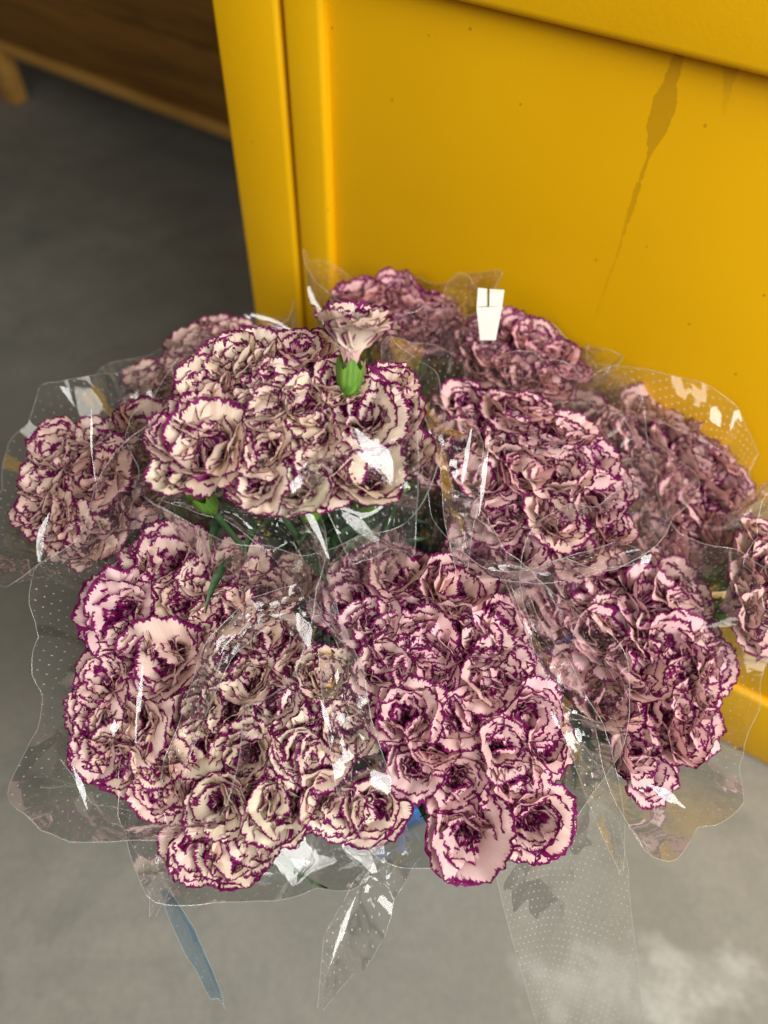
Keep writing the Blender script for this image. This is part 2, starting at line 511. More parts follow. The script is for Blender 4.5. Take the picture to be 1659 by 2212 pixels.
# ------------------------------------------------------------------ carnation blooms
def petal_arrays(g, L, beta, a0, a1, rho0, amp, k, nu, nv, curl=0.0, teeth=0.035):
    """one fan-shaped fringed petal, standing at azimuth 0 (radial +x), in cm; base at the calyx mouth"""
    u = np.linspace(-1, 1, nu)[None, :]
    vv = np.linspace(0.0, 1, nv)[:, None] ** 0.8
    ph = g.uniform(0, 6.28, 4)
    tooth = g.uniform(-1, 1, nu)[None, :] * teeth + 0.5 * teeth * np.sin(u * 9 + ph[3])
    Lu = L * (1 - 0.13 * np.abs(u) ** 3) + L * tooth * vv ** 5
    r = vv * Lu
    sm = np.clip(vv / 0.55, 0, 1)
    wid = 0.30 + 0.70 * sm * sm * (3 - 2 * sm)
    ang = u * beta * wid
    x = r * np.sin(ang)
    y = r * np.cos(ang)
    q = np.clip(y / L, 0, 1.1)
    # ruffles: a few waves across, stronger towards the rim; plus one fold
    ruf = amp * vv ** 1.7 * (0.62 * np.sin(k * u * 3.14 + ph[0]) + 0.34 * np.sin(2.1 * k * u * 3.14 + ph[1] + 2 * vv) + 0.22 * np.sin(4.3 * k * u * 3.14 + ph[2]) * vv ** 2)
    # profile
    n = 60
    s = np.linspace(0, 1.15, n)
    al = a0 + (a1 - a0) * (np.clip((s - 0.15) / 0.7, 0, 1) ** 1.25) + curl * np.clip((s - 0.72) / 0.3, 0, 1.3) ** 2
    ds = s[1] - s[0]
    rho = np.concatenate([[0], np.cumsum(np.sin(al[:-1]) * ds)]) * L + rho0
    z = np.concatenate([[0], np.cumsum(np.cos(al[:-1]) * ds)]) * L
    rr = np.interp(q, s, rho)
    zz = np.interp(q, s, z)
    aa = np.interp(q, s, al)
    Rw = np.maximum(rr, 0.9) + 0.9
    sag = np.minimum(x * x / (2 * Rw), 1.2)
    X = rr - sag * (0.45 + 0.5 * np.cos(aa).clip(0, 1)) - ruf * np.cos(aa)
    Z = zz + ruf * np.sin(aa) + sag * 0.35 * np.sin(aa).clip(0, 1)
    Y = x * (1.0 - 0.06 * np.abs(u) * vv)
    V = np.stack([X, Y, Z], -1).reshape(-1, 3)
    side = (1 - np.abs(u)) * beta * r + np.clip((0.62 - vv) * 6, 0, 3)
    dist = np.minimum((1 - vv) * Lu, side)
    UV = np.stack([np.broadcast_to(u * beta * L, dist.shape), dist], -1).reshape(-1, 2)
    return V, grid_faces(nu, nv), UV


def rotz(V, a):
    c, s = math.cos(a), math.sin(a)
    return np.stack([V[:, 0] * c - V[:, 1] * s, V[:, 0] * s + V[:, 1] * c, V[:, 2]], -1)


def rot_any(V, axis, a):
    m = np.array(Matrix.Rotation(a, 3, Vector(axis)))
    return V @ m.T


CMU = 0.01
N_VAR = 9
BLOOMS = []
for b in range(N_VAR):
    g = np.random.default_rng(100 + b)
    openness = [0.9, 1.0, 0.75, 1.1, 0.85, 0.65, 1.0, 0.8, 0.95][b]
    petals = []
    whorls = [(5, 4.3, 0.68, 8, 86, 0.42, 0.44, 1.0, -16), (5, 4.0, 0.66, 6, 58, 0.36, 0.42, 1.15, -14), (6, 3.6, 0.60, 5, 37, 0.28, 0.40, 1.4, -6)]
    for wi, (n, L, be, a0, a1, r0, am, k, cu) in enumerate(whorls):
        ph = g.uniform(0, 6.28)
        for i in range(n):
            l = L * g.uniform(0.88, 1.08)
            V, F, UV = petal_arrays(g, l, be * g.uniform(0.85, 1.15), R(a0), R((a1 + g.uniform(-18, 15)) * openness), r0, am * g.uniform(0.6, 1.4), k * g.uniform(0.7, 1.35), 25, 12, curl=R(cu + g.uniform(-55, 40)))
            V = rot_any(V - np.array([1.2, 0, 2.0]), (1, 0, 0), R(g.uniform(-17, 17))) + np.array([1.2, 0, 2.0])
            V = rotz(V, ph + i * 6.283 / n + g.uniform(-0.28, 0.28))
            V = V * g.uniform(0.92, 1.08)
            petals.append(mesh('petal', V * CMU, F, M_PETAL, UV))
    VV, FF, UU, o = [], [], [], 0
    n_in = 40
    for i in range(n_in):
        q = (i + 0.5) / n_in
        rad = math.sqrt(q)
        l = (1.65 + 1.45 * rad) * g.uniform(0.88, 1.08)
        V, F, UV = petal_arrays(g, l, 0.46 * g.uniform(0.75, 1.2), R(2), R((5 + 30 * rad + g.uniform(-10, 10)) * (0.75 + 0.3 * openness)), 0.05 + 0.2 * rad, 0.30 * g.uniform(0.6, 1.5), 1.5 * g.uniform(0.7, 1.4), 17, 7, curl=R(g.uniform(-40, 50)), teeth=0.05)
        V = rotz(V - np.array([0.5 * rad, 0, 0]), g.uniform(-0.9, 0.9)) + np.array([0.5 * rad, 0, 0])
        V = rotz(V, i * 2.39996 + g.uniform(-0.3, 0.3))
        VV.append(V); UU.append(UV * np.array([1.0, 0.55]))
        FF += [tuple(x + o for x in fc) for fc in F]
        o += len(V)
    core = mesh('petal_cluster', np.concatenate(VV) * CMU, FF, M_PETAL, np.concatenate(UU))
    BLOOMS.append((petals, core))

# calyx: green cup with five teeth and a collar of bracts
def calyx_mesh():
    nu, nv = 30, 9
    V = []
    for j in range(nv):
        t = j / (nv - 1)
        for i in range(nu):
            a = 2 * math.pi * i / nu
            tooth = 0.5 + 0.5 * math.cos(5 * a)
            z = -2.3 + 2.15 * t + (0.75 * tooth - 0.1) * max(0, (t - 0.75) / 0.25)
            r = 0.28 + 0.58 * (1 - (1 - min(1, t * 1.35)) ** 2.4) + 0.10 * t * t + 0.02 * math.cos(10 * a)
            V.append((r * math.cos(a), r * math.sin(a), z))
    F = grid_faces(nu, nv, 0, True)
    o = len(V)
    V.append((0, 0, -2.36))
    c = len(V) - 1
    for i in range(nu): F.append((c, (i + 1) % nu, i))
    return mesh('calyx', np.array(V) * CMU, F, M_CALYX)


CALYX = calyx_mesh()


def bract_mesh():
    V = []
    for j in range(5):
        t = j / 4
        for i in range(5):
            a = (i - 2) / 2 * 0.78 * (1 - t ** 1.6)
            r = 0.30 + 0.60 * (1 - (1 - min(1, (t * 0.34) * 1.35)) ** 2.4) + 0.07
            V.append((r * math.cos(a), r * math.sin(a), -2.36 + 0.8 * t))
    return mesh('bract', np.array(V) * CMU, grid_faces(5, 5), M_CALYX)


BRACT = bract_mesh()


def leaf_mesh(g, L=8.5, w=0.55):
    nu, nv = 5, 12
    V = []
    for j in range(nv):
        t = j / (nv - 1)
        ww = w * (0.55 + 0.6 * math.sin(min(1, t * 1.25) * 1.9)) * (1 - t ** 3.5)
        a = 0.35 + 1.25 * t ** 1.3
        x = L * (0.25 * t + 0.55 * t * t)
        z = L * (0.85 * t - 0.45 * t * t * t)
        for i in range(nu):
            u = (i - 2) / 2
            V.append((x - 0.12 * abs(u) * math.cos(a), ww * u, z + 0.2 * abs(u)))
    return mesh('leaf', np.array(V) * CMU, grid_faces(nu, nv), M_LEAF)


LEAVES = [leaf_mesh(rng, L, w) for L, w in ((8.5, 0.55), (7.0, 0.7), (10.0, 0.5))]


def tube(path, radii, n=7):
    V, F = [], []
    P = [Vector(p) for p in path]
    for j, p in enumerate(P):
        d = (P[min(j + 1, len(P) - 1)] - P[max(j - 1, 0)]).normalized()
        a = d.orthogonal().normalized()
        b = d.cross(a)
        for i in range(n):
            t = 2 * math.pi * i / n
            V.append(p + (a * math.cos(t) + b * math.sin(t)) * radii[j])
    return V, grid_faces(n, len(P), 0, True)


# ------------------------------------------------------------------ the bunches
CREAM = (0.86, 0.72, 0.57)
BLUSH = (0.84, 0.62, 0.53)
PINK = (0.81, 0.545, 0.535)
ROSY = (0.80, 0.47, 0.48)
# name: (centre px, depth, tint, tint spread, label, blooms [(x, y, visible width)])
BUNCH = {
 'raised': (600, 900, .53, CREAM, 'the creamy bunch under the raised bloom',
   [(460,962,180),(447,833,130),(374,928,115),(537,846,105),(602,830,130),(575,975,115),(507,777,125),(640,757,125),(780,890,200),(681,940,105),(830,815,105),
    (790,1015,150),(866,960,105),(582,895,95),(655,880,110),(648,1045,95),(700,1010,110),(392,1005,100),(545,770,90),(728,830,100),(560,1040,90),(430,890,90),(850,880,95)]),
 'shade': (200, 1050, .64, BLUSH, 'the dim bunch far from the cabinet',
   [(129,971,120),(107,1044,120),(215,949,110),(215,1035,140),(120,1117,115),(232,1117,140),(190,1169,100),(297,898,120),(275,1001,120),(327,1061,110),(86,1095,90),(145,1140,100),(170,1000,100),(330,965,100)]),
 'rear_shade': (430, 790, .76, BLUSH, 'the blurred bunch behind the creamy one',
   [(413,743,110),(456,726,105),(421,782,105),(507,734,105),(550,743,105),(318,824,110),(374,803,95),(572,720,90),(284,855,95),(470,770,100),(350,850,95)]),
 'corner': (850, 700, .77, ROSY, 'the blurred bunch at the cabinet stile',
   [(780,642,110),(846,642,110),(747,662,95),(896,668,100),(880,715,110),(929,685,100),(945,662,85),(863,755,95),(812,670,100),(920,730,95),(960,700,80)]),
 'stain': (1120, 765, .74, ROSY, 'the blurred bunch by the white glint',
   [(1053,724,100),(1109,720,100),(1152,733,95),(1066,776,110),(1143,767,110),(1195,776,100),(1105,810,110),(1187,828,100),(1228,795,80),(1027,742,85),(1150,815,95),(1040,800,90)]),
 'middle': (1130, 1020, .65, PINK, 'the central film-veiled pink bunch',
   [(1010,858,110),(968,892,100),(1109,900,130),(1152,879,95),(1178,939,120),(1096,965,130),(989,961,130),(1199,1038,140),(1275,987,120),(1053,1047,120),(1126,1030,110),(1290,1073,120),
    (1075,1116,130),(1204,1116,140),(1118,1180,120),(1247,1172,120),(1324,1124,100),(1322,1038,95),(1040,918,100),(946,927,90),(936,985,90),(1032,1180,110),(1160,985,95),(1235,1000,95),(1140,1100,100),(1010,1040,90),(1235,935,90)]),
 'cabinet_side': (1450, 1020, .74, PINK, 'the veiled bunch against the cabinet panel',
   [(1281,875,115),(1402,901,120),(1462,931,110),(1518,944,100),(1376,944,110),(1423,970,110),(1492,1004,120),(1565,995,110),(1453,1043,110),(1550,1056,110),(1457,1099,130),(1513,1099,110),(1605,1094,95),
    (1548,1150,120),(1620,1133,95),(1475,1180,120),(1380,1073,110),(1419,1150,110),(1346,987,95),(1513,1202,110),(1330,925,95),(1395,1010,95),(1590,1040,95),(1440,1225,95),(1580,1190,95)]),
 'end': (1625, 1270, .66, BLUSH, 'the drooping bunch by the cabinet foot',
   [(1634,1236,140),(1610,1290,120),(1628,1340,130),(1655,1172,110),(1680,1290,130),(1660,1240,110)]),
 'right': (1380, 1440, .63, PINK, 'the open bunch with wilted petal tips',
   [(1150,1312,120),(1265,1275,140),(1324,1230,120),(1399,1301,140),(1462,1260,130),(1510,1285,95),(1295,1371,150),(1436,1397,150),(1358,1457,160),(1246,1442,115),(1514,1412,110),(1520,1350,95),
    (1518,1479,110),(1310,1527,140),(1425,1531,140),(1488,1520,105),(1376,1613,140),(1480,1587,120),(1560,1435,95),(1525,1562,90),(1421,1668,115),(1480,1320,100),(1200,1370,100),(1390,1380,95),(1225,1330,95),(1330,1330,95),(1450,1470,95)]),
 'front': (960, 1470, .57, PINK, 'the open pink bunch over the bucket',
   [(810,1200,120),(865,1236,140),(758,1291,125),(984,1279,150),(881,1319,115),(814,1351,130),(992,1378,140),(830,1442,130),(897,1454,105),(940,1436,105),(1056,1466,150),(1080,1347,100),
    (881,1545,145),(988,1545,135),(1139,1541,130),(1084,1609,125),(901,1648,120),(988,1680,130),(1016,1791,185),(1167,1767,160),(1185,1605,95),(1100,1442,100),(925,1385,95),(1040,1530,90),(935,1600,90),(780,1235,90),(1120,1680,80),(925,1250,95),(855,1395,90),(1040,1400,90)]),
 'cream_front': (560, 1600, .56, CREAM, 'the creamy bunch hanging over concrete',
   [(494,1419,125),(598,1389,120),(546,1368,100),(593,1518,130),(494,1530,120),(430,1609,120),(537,1626,145),(645,1617,120),(473,1733,140),(602,1738,150),(413,1828,135),(545,1807,130),(430,1527,95),
    (400,1690,95),(692,1712,110),(695,1462,120),(738,1573,130),(795,1745,140),(774,1505,110),(727,1740,100),(490,1850,110),(540,1470,100),(640,1450,100),(690,1640,95),(655,1540,95),(560,1715,90)]),
 'left': (330, 1430, .57, BLUSH, 'the wrapped bunch beside the hanging one',
   [(353,1209,160),(490,1226,130),(258,1329,160),(391,1303,100),(361,1432,170),(232,1462,115),(198,1531,120),(241,1553,130),(301,1561,130),(245,1639,130),(537,1278,130),(267,1239,105),(322,1690,110),(473,1320,120),(602,1245,105),(430,1250,100),(300,1400,110),(410,1380,100),(200,1610,90),(330,1640,100)]),
}

FLOWERS_OF = {}
bunch_info = {}


def neck_of(C):
    d = C[:2] - BC
    l = np.linalg.norm(d)
    d = d / (l + 1e-9) * min(0.118, 0.62 * l)
    return np.array([BC[0] + d[0], BC[1] + d[1], 0.325])


def make_carnation(P, axis, spin, scale, var, tint, neck, foot, label, group, with_leaves, g, bracts=False):
    ax = Vector(axis).normalized()
    q = ax.to_track_quat('Z', 'Y')
    mw = Matrix.Translation(P) @ q.to_matrix().to_4x4() @ Matrix.Rotation(spin, 4, 'Z')
    root = link('carnation', None)
    root.empty_display_size = 0.01
    root.matrix_world = mw
    tag(root, label, 'flower', group)
    petals, core = BLOOMS[var]
    col = (tint[0], tint[1], tint[2], 1)
    for pm in petals:
        o = link('petal', pm, root)
        o.scale = (scale,) * 3
        o.color = col
    o = link('petal_cluster', core, root)
    o.scale = (scale,) * 3
    o.color = (tint[0] * 0.70, tint[1] * 0.47, tint[2] * 0.58, 1)  # shade between the packed inner petals put into a darker, duskier colour
    o['kind'] = 'stuff'
    o = link('calyx', CALYX, root)
    o.scale = (scale,) * 3
    for k in range(4 if bracts else 0):
        link('bract', BRACT, o).rotation_euler = (0, 0, k * math.pi / 2 + 0.4)
    # stem
    B = np.array(P) - np.array(ax) * 0.0225 * scale
    K = B - np.array(ax) * 0.07
    pts = []
    for t in np.linspace(0, 1, 9):
        if True:
            p = (1 - t) ** 3 * B + 3 * (1 - t) ** 2 * t * K + 3 * (1 - t) * t * t * (neck + np.array([0, 0, 0.06])) + t ** 3 * neck
            pts.append(p)
    pts.append(0.5 * (neck + foot)); pts.append(foot)
    inv = mw.inverted()
    loc = [inv @ Vector(p) for p in pts]
    V, F = tube(loc, [0.0026] * 2 + [0.0024] * (len(loc) - 2))
    link('stem', mesh('stem', V, F, M_STEM), root)
    for k in range(with_leaves):
        j = 1 + k
        lf = link('leaf', LEAVES[int(g.integers(0, 3))], root)
        up = (Vector(pts[j]) - Vector(pts[j + 1])).normalized()
        mm = Matrix.Translation(Vector(pts[j + 1])) @ up.to_track_quat('Z', 'Y').to_matrix().to_4x4() @ Matrix.Rotation(float(g.uniform(0, 6.28)), 4, 'Z') @ Matrix.Scale(float(g.uniform(0.75, 1.1)), 4)
        lf.matrix_local = inv @ mm
    return root


gi = np.random.default_rng(5)
for key, (cx, cy, t, tint, where, fl) in BUNCH.items():
    C = at(cx, cy, t)
    neck = neck_of(C)
    axis = nrm(C - neck)
    view = nrm(ray(cx, cy))
    n = nrm(axis - 0.75 * view)
    foot0 = np.array([BC[0], BC[1], 0.0]) + np.array([*(0.45 * (neck[:2] - BC)), 0.03])
    pts = []
    for (px, py, w) in fl:
        d = ray(px, py)
        tt = np.dot(C - ORG, n) / np.dot(d, n)
        tt = t + np.clip(tt - t, -0.13 * t, 0.16 * t)
        P = ORG + d * tt
        off = P - C
        rad = np.linalg.norm(off - axis * np.dot(off, axis))
        P = P - axis * min(0.03, 2.0 * rad * rad)
        pts.append(P)
    bunch_info[key] = (C, neck, axis, pts)
    cols = {'raised': 'cream', 'cream_front': 'cream', 'shade': 'pale', 'left': 'pale', 'rear_shade': 'pale', 'end': 'pale'}.get(key, 'pink')
    ws = sorted(q[2] for q in fl)
    lo, hi = ws[len(ws) // 3], ws[2 * len(ws) // 3]
    rads = [np.linalg.norm((p - C)[:2]) for p in pts]
    for (px, py, w), P in zip(fl, pts):
        depth = np.dot(P - ORG, -CM[:3, 2])
        size = np.clip(1.5 * w * depth / FPX, 0.064, 0.088)
        scale = size / 0.066
        sa = nrm(P - (neck + axis * 0.02))
        sa = nrm(sa + gi.normal(0, 0.14, 3) - 0.22 * view)
        # the point seen in the photo is the face of the bloom; its base sits lower
        base = P - sa * 0.022 * scale
        jit = gi.uniform(-1, 1)
        var = int(gi.integers(0, N_VAR))
        dd = (P - C)[:2]
        if np.linalg.norm(dd) < 0.42 * max(rads):
            side = 'at the heart of'
        else:
            dd = nrm(dd)
            out = nrm(C[:2] - BC) if key != 'raised' else np.array([0.0, -1.0])
            side = max((np.dot(dd, -n_out), 'on the cabinet side of'), (np.dot(dd, n_out), 'on the open-floor side of'),
                       (np.dot(dd, out) * 0.95, 'on the outer side of'), (-np.dot(dd, out) * 0.95, 'on the inner side of'))[1]
        label = '%s %s %s carnation %s %s' % ('large' if w > hi else 'small' if w < lo else 'mid-size', ['round', 'wide-open', 'cupped', 'wide-open', 'round', 'cupped', 'wide-open', 'cupped', 'round'][var], cols, side, where)
        tc = np.array(tint) * (1 + 0.04 * gi.normal(size=3) + 0.05 * jit)
        tc = np.clip(tc, 0, 0.9)
        nk = neck + np.array([*gi.uniform(-0.022, 0.022, 2), gi.uniform(-0.02, 0.02)])
        ft = foot0 + np.array([*gi.uniform(-0.03, 0.03, 2), 0])
        make_carnation(base, sa, gi.uniform(0, 6.28), scale, var, tc, nk, ft, label, 'carnations of ' + where, int(gi.integers(1, 4)), gi)

# the one bloom that stands above the rest, seen from the side with its calyx
neck = bunch_info['raised'][1]
P = at(757, 786, 0.525)
make_carnation(P, (0.05, 0.52, 0.86), 0.6, 1.08, 0, (0.88, 0.74, 0.60), neck, neck * [1, 1, 0] + np.array([0, 0, 0.03]),
               'cream carnation raised above the others, green calyx showing', None, 2, gi, bracts=True)

# ------------------------------------------------------------------ cellophane sleeves
def mat_edge():
    T = NT('film_edge')
    d = T.n('MixShader', {0: 0.4, 1: T.n('BsdfDiffuse', {'Color': rgb(0.85, 0.85, 0.85)}), 2: T.n('BsdfGlossy', {'Roughness': 0.15})})
    return T.end(T.n('MixShader', {0: 0.74, 1: d, 2: T.n('BsdfTransparent')}))


M_EDGE = mat_edge()


def film_edge(parent, path, r=0.00030, closed=False):
    p = [tuple(q) for q in path]
    if closed: p.append(p[0])
    V, F = tube(p, [r] * len(p), 4)
    return link('film_edge', mesh('film_edge', V, F, M_EDGE), parent)


M_FOLD = mat_film('clear_film_folded', bend=0.30, gloss=1.1, haze=0.03)


def creases(g, n, w, h, amp, sig):
    return [(g.uniform(0, w), g.uniform(0, h), g.uniform(0, math.pi), amp * g.uniform(-1, 1), sig * g.uniform(0.5, 1.6)) for _ in range(n)]


def crumple(cs, x, y, period=None):
    d = np.zeros_like(x)
    for (cx, cy, a, am, sg) in cs:
        dx = x - cx
        if period: dx = (dx + period / 2) % period - period / 2
        dy = y - cy
        d += am * (np.abs(dx * math.cos(a) + dy * math.sin(a)) - 0.4 * sg) * np.exp(-(dx * dx + dy * dy) / (2 * sg * sg))
    return d


SLEEVES = {}


def make_sleeve(key, label, ext_far, ext_near, flare, seed, stretch=None):
    """a flared film cone round one bunch; ext = how far its rim stands above the blooms, on the far and near side"""
    g = np.random.default_rng(seed)
    C, neck, axis, pts = bunch_info[key]
    e1 = nrm(np.cross(axis, [0.0, 0.0, 1.0]) + 1e-6)
    e2 = np.cross(axis, e1)
    P = np.array(pts) - neck
    X, Y, H = P @ e1, P @ e2, P @ axis
    cx, cy, hc = X.mean(), Y.mean(), H.mean()
    nu, nv = 120, 44
    th = np.linspace(0, 2 * math.pi, nu, endpoint=False)
    sup = np.max(np.outer(np.cos(th), X - cx) + np.outer(np.sin(th), Y - cy), axis=1) + 0.036
    tocam = ORG - C
    ca = math.atan2(np.dot(tocam, e2), np.dot(tocam, e1))
    near = 0.5 + 0.5 * np.cos(th - ca)
    ext = ext_far + (ext_near - ext_far) * near ** 0.8
    ph = g.uniform(0, 6.28, 4)
    zig = lambda k, p: 2 * np.abs(((th * k / math.pi + p) % 2) - 1) - 1       # straight cuts between corners
    ext = ext + 0.014 * zig(2, ph[0]) + 0.011 * zig(3, ph[1]) + 0.008 * zig(5, ph[2]) + 0.005 * zig(9, ph[3])
    corner = np.abs(np.cos(th + ph[2])) ** 10
    ext = ext + 0.022 * corner
    htop = hc + ext
    per = 2 * math.pi * sup.mean() * 100
    hh = (hc + 0.05) * 100
    cs = creases(g, 46, per, hh, 0.16, 3.2) + creases(g, 40, per, hh, 0.22, 1.4)
    v = np.linspace(0, 1, nv)[:, None]
    hgt = v * htop[None, :]
    q = hgt / hc
    r0 = 0.026
    rad = r0 + (sup[None, :] - r0) * np.minimum(q, 1.0) ** 0.85 + np.clip(q - 1, 0, 1) * hc * flare
    tri = np.abs(((th * 9 / math.pi + ph[0]) % 2) - 1)[None, :] - 0.5
    rad = rad * (1 + 0.20 * tri * np.clip(1 - q, 0, 1) + (0.05 * zig(3, ph[2]) + 0.03 * zig(7, ph[0]))[None, :] * np.clip(q, 0, 1.2) ** 2)
    ux = (th / (2 * math.pi) * per)[None, :] + 0 * v
    uy = hgt * 100
    rad = rad + 0.010 * crumple(cs, ux, uy, per) * np.clip(q * 1.3, 0.1, 1)
    rad = np.maximum(rad, 0.008)
    oc = np.minimum(q, 1.0)
    V = (oc * cx)[..., None] * e1 + (oc * cy)[..., None] * e2 + rad[..., None] * (np.cos(th)[None, :, None] * e1 + np.sin(th)[None, :, None] * e2) + hgt[..., None] * axis
    # keep clear of the cabinet face
    W = V + neck
    dpen = (W[..., :2] - A) @ n_out - PROUD - 0.012
    push = np.clip(0.006 - dpen, 0, None)
    V[..., :2] += push[..., None] * n_out
    rim = V[-1].copy()
    V = V.reshape(-1, 3)
    o = link('cellophane_sleeve', mesh('cellophane_sleeve', V, grid_faces(nu, nv, 0, True), M_FILM, np.stack([ux, uy], -1).reshape(-1, 2)))
    o.location = neck
    film_edge(o, rim, closed=True)
    tag(o, label, 'sleeve', 'clear perforated sleeves')
    SLEEVES[key] = (o, neck)
    return o


make_sleeve('raised', 'clear crinkled sleeve round the creamy bunch under the raised bloom', 0.02, -0.035, 0.25, 1)
make_sleeve('shade', 'clear sleeve flaring wide over the floor round the dim bunch', 0.02, 0.035, 0.75, 2)
make_sleeve('rear_shade', 'clear blurred sleeve round the bunch behind the creamy one', 0.012, 0.01, 0.3, 3)
make_sleeve('corner', 'clear pointed sleeve of the blurred bunch at the cabinet stile', 0.03, 0.03, 0.2, 4)
make_sleeve('stain', 'clear sleeve of the blurred bunch by the white glint', 0.025, 0.025, 0.2, 5)
make_sleeve('middle', 'clear dotted sleeve veiling the central pink bunch', 0.025, 0.02, 0.35, 6)
make_sleeve('cabinet_side', 'clear sleeve with arched rim against the yellow cabinet panel', 0.07, 0.02, 0.25, 7)
make_sleeve('end', 'clear sleeve of the drooping bunch by the cabinet foot', 0.03, 0.02, 0.3, 8)
make_sleeve('right', 'clear sleeve round the open bunch with wilted petal tips', 0.03, 0.012, 0.6, 9)
make_sleeve('front', 'clear sleeve of the open pink bunch, long panel trailing down', 0.035, -0.03, 0.35, 10)
make_sleeve('cream_front', 'clear sleeve of the creamy bunch hanging over concrete, torn tails', 0.03, -0.05, 0.35, 11)
make_sleeve('left', 'clear sleeve flaring over the floor beside the hanging creamy bunch', 0.02, 0.015, 0.6, 12)


def resample(poly, n):
    p = np.array(poly, float)
    d = np.concatenate([[0], np.cumsum(np.linalg.norm(np.diff(p[:, :2], axis=0), axis=1))])
    s = np.linspace(0, d[-1], n)
    return np.stack([np.interp(s, d, p[:, k]) for k in range(p.shape[1])], -1)


def flap(key, left, right, seed, mat=None, bulge=0.012, amp=0.2, name='film_flap'):
    """a loose tail of film hanging from a sleeve, ruled between two edges given as (pixel x, pixel y, depth)"""
    g = np.random.default_rng(seed)
    o, neck = SLEEVES[key]
    nv, nu = 36, 22
    a = np.array([at(*q) for q in resample(left, nv)])
    b = np.array([at(*q) for q in resample(right, nv)])
    u = np.linspace(0, 1, nu)
    V = a[:, None, :] * (1 - u)[None, :, None] + b[:, None, :] * u[None, :, None]
    du = b - a
    dv = np.gradient(0.5 * (a + b), axis=0)
    N = np.cross(du, dv)
    N /= (np.linalg.norm(N, axis=1, keepdims=True) + 1e-9)
    w = np.linalg.norm(du, axis=1).mean() * 100
    h = np.linalg.norm(np.diff(0.5 * (a + b), axis=0), axis=1).sum() * 100
    x = u[None, :] * w + np.zeros((nv, 1))
    y = np.linspace(0, h, nv)[:, None] + np.zeros((1, nu))
    cs = creases(g, 26, w, h, amp, 2.2) + creases(g, 22, w, h, amp * 1.3, 1.0)
    d = 0.010 * crumple(cs, x, y) + bulge * np.sin(u * math.pi)[None, :]
    V = V + d[..., None] * N[:, None, :]
    link(name, mesh(name, V.reshape(-1, 3) - neck, grid_faces(nu, nv), mat or M_FLAP, np.stack([x, y], -1).reshape(-1, 2)), o)
    film_edge(o, V[:, 0] - neck)
    film_edge(o, V[:, -1] - neck)
    film_edge(o, V[-1] - neck)


flap('front', [(1060, 1840, .58), (1085, 1950, .60), (1115, 2060, .63), (1150, 2180, .68), (1200, 2330, .76)],
     [(1250, 1590, .57), (1330, 1720, .58), (1350, 1850, .60), (1372, 2040, .65), (1400, 2280, .74)], 21)
flap('front', [(1205, 1560, .555), (1240, 1650, .56), (1290, 1780, .58), (1340, 1880, .60)],
     [(1300, 1560, .56), (1335, 1680, .56), (1350, 1780, .58), (1345, 1885, .60)], 22, amp=0.3)
flap('front', [(1085, 1240, .60), (1120, 1330, .575), (1165, 1440, .56), (1205, 1560, .555)],
     [(1115, 1230, .60), (1165, 1330, .575), (1235, 1440, .56), (1300, 1560, .56)], 23, amp=0.35)
flap('front', [(640, 1190, .60), (632, 1240, .59), (680, 1330, .57), (750, 1400, .56)],
     [(760, 1130, .62), (700, 1210, .60), (730, 1330, .575), (778, 1425, .56)], 24, amp=0.2)
flap('cream_front', [(880, 1810, .60), (760, 1905, .57), (700, 2010, .575), (686, 2175, .60)],
     [(905, 1850, .60), (860, 1930, .575), (800, 2060, .585), (698, 2182, .60)], 25, amp=0.45)
flap('cream_front', [(350, 1760, .58), (380, 1830, .585), (440, 1880, .59), (560, 1905, .60)],
     [(900, 1700, .62), (890, 1770, .615), (820, 1850, .60), (760, 1890, .60)], 26, amp=0.35, mat=M_FOLD)
flap('cream_front', [(280, 1735, .57), (275, 1810, .57), (310, 1900, .58), (318, 1990, .60)],
     [(355, 1740, .57), (375, 1830, .575), (380, 1890, .58), (330, 1995, .60)], 27, amp=0.45)
flap('cream_front', [(345, 1930, .60), (365, 1990, .61), (400, 2060, .63), (455, 2160, .66)],
     [(368, 1925, .60), (420, 2010, .61), (455, 2090, .63), (485, 2180, .66)], 28, mat=M_FILM_REFL, amp=0.04, bulge=0.004)
flap('cream_front', [(685, 1400, .54), (700, 1550, .54), (730, 1680, .55), (760, 1790, .56)],
     [(780, 1420, .545), (800, 1550, .545), (850, 1680, .55), (880, 1790, .56)], 29, amp=0.3)
flap('raised', [(340, 1075, .56), (480, 1130, .56), (560, 1190, .57), (640, 1260, .58)],
     [(560, 1060, .55), (640, 1100, .555), (700, 1150, .565), (720, 1240, .575)], 30, amp=0.4)
flap('raised', [(640, 1000, .50), (680, 1060, .505), (720, 1130, .52), (760, 1200, .54)],
     [(900, 930, .50), (905, 1010, .505), (900, 1100, .52), (890, 1190, .54)], 31, amp=0.45)
flap('middle', [(905, 880, .62), (950, 1000, .60), (960, 1130, .59), (985, 1230, .59)],
     [(1010, 880, .62), (1045, 960, .60), (1030, 1110, .59), (1010, 1230, .59)], 32, amp=0.4)
flap('right', [(985, 1165, .62), (1050, 1225, .61), (1180, 1225, .61), (1330, 1170, .62)],
     [(1000, 1250, .61), (1080, 1262, .60), (1200, 1250, .60), (1400, 1215, .62)], 33, amp=0.3)
flap('cream_front', [(640, 1262, .56), (540, 1290, .55), (450, 1380, .54), (405, 1500, .54), (355, 1640, .54), (345, 1740, .56)],
     [(690, 1330, .56), (590, 1340, .55), (500, 1420, .54), (450, 1530, .54), (405, 1650, .54), (375, 1745, .56)], 35, amp=0.35)
flap('left', [(130, 1640, .56), (165, 1700, .56), (200, 1738, .565), (350, 1742, .57)],
     [(200, 1610, .55), (230, 1650, .55), (280, 1690, .555), (370, 1700, .56)], 34, amp=0.4)


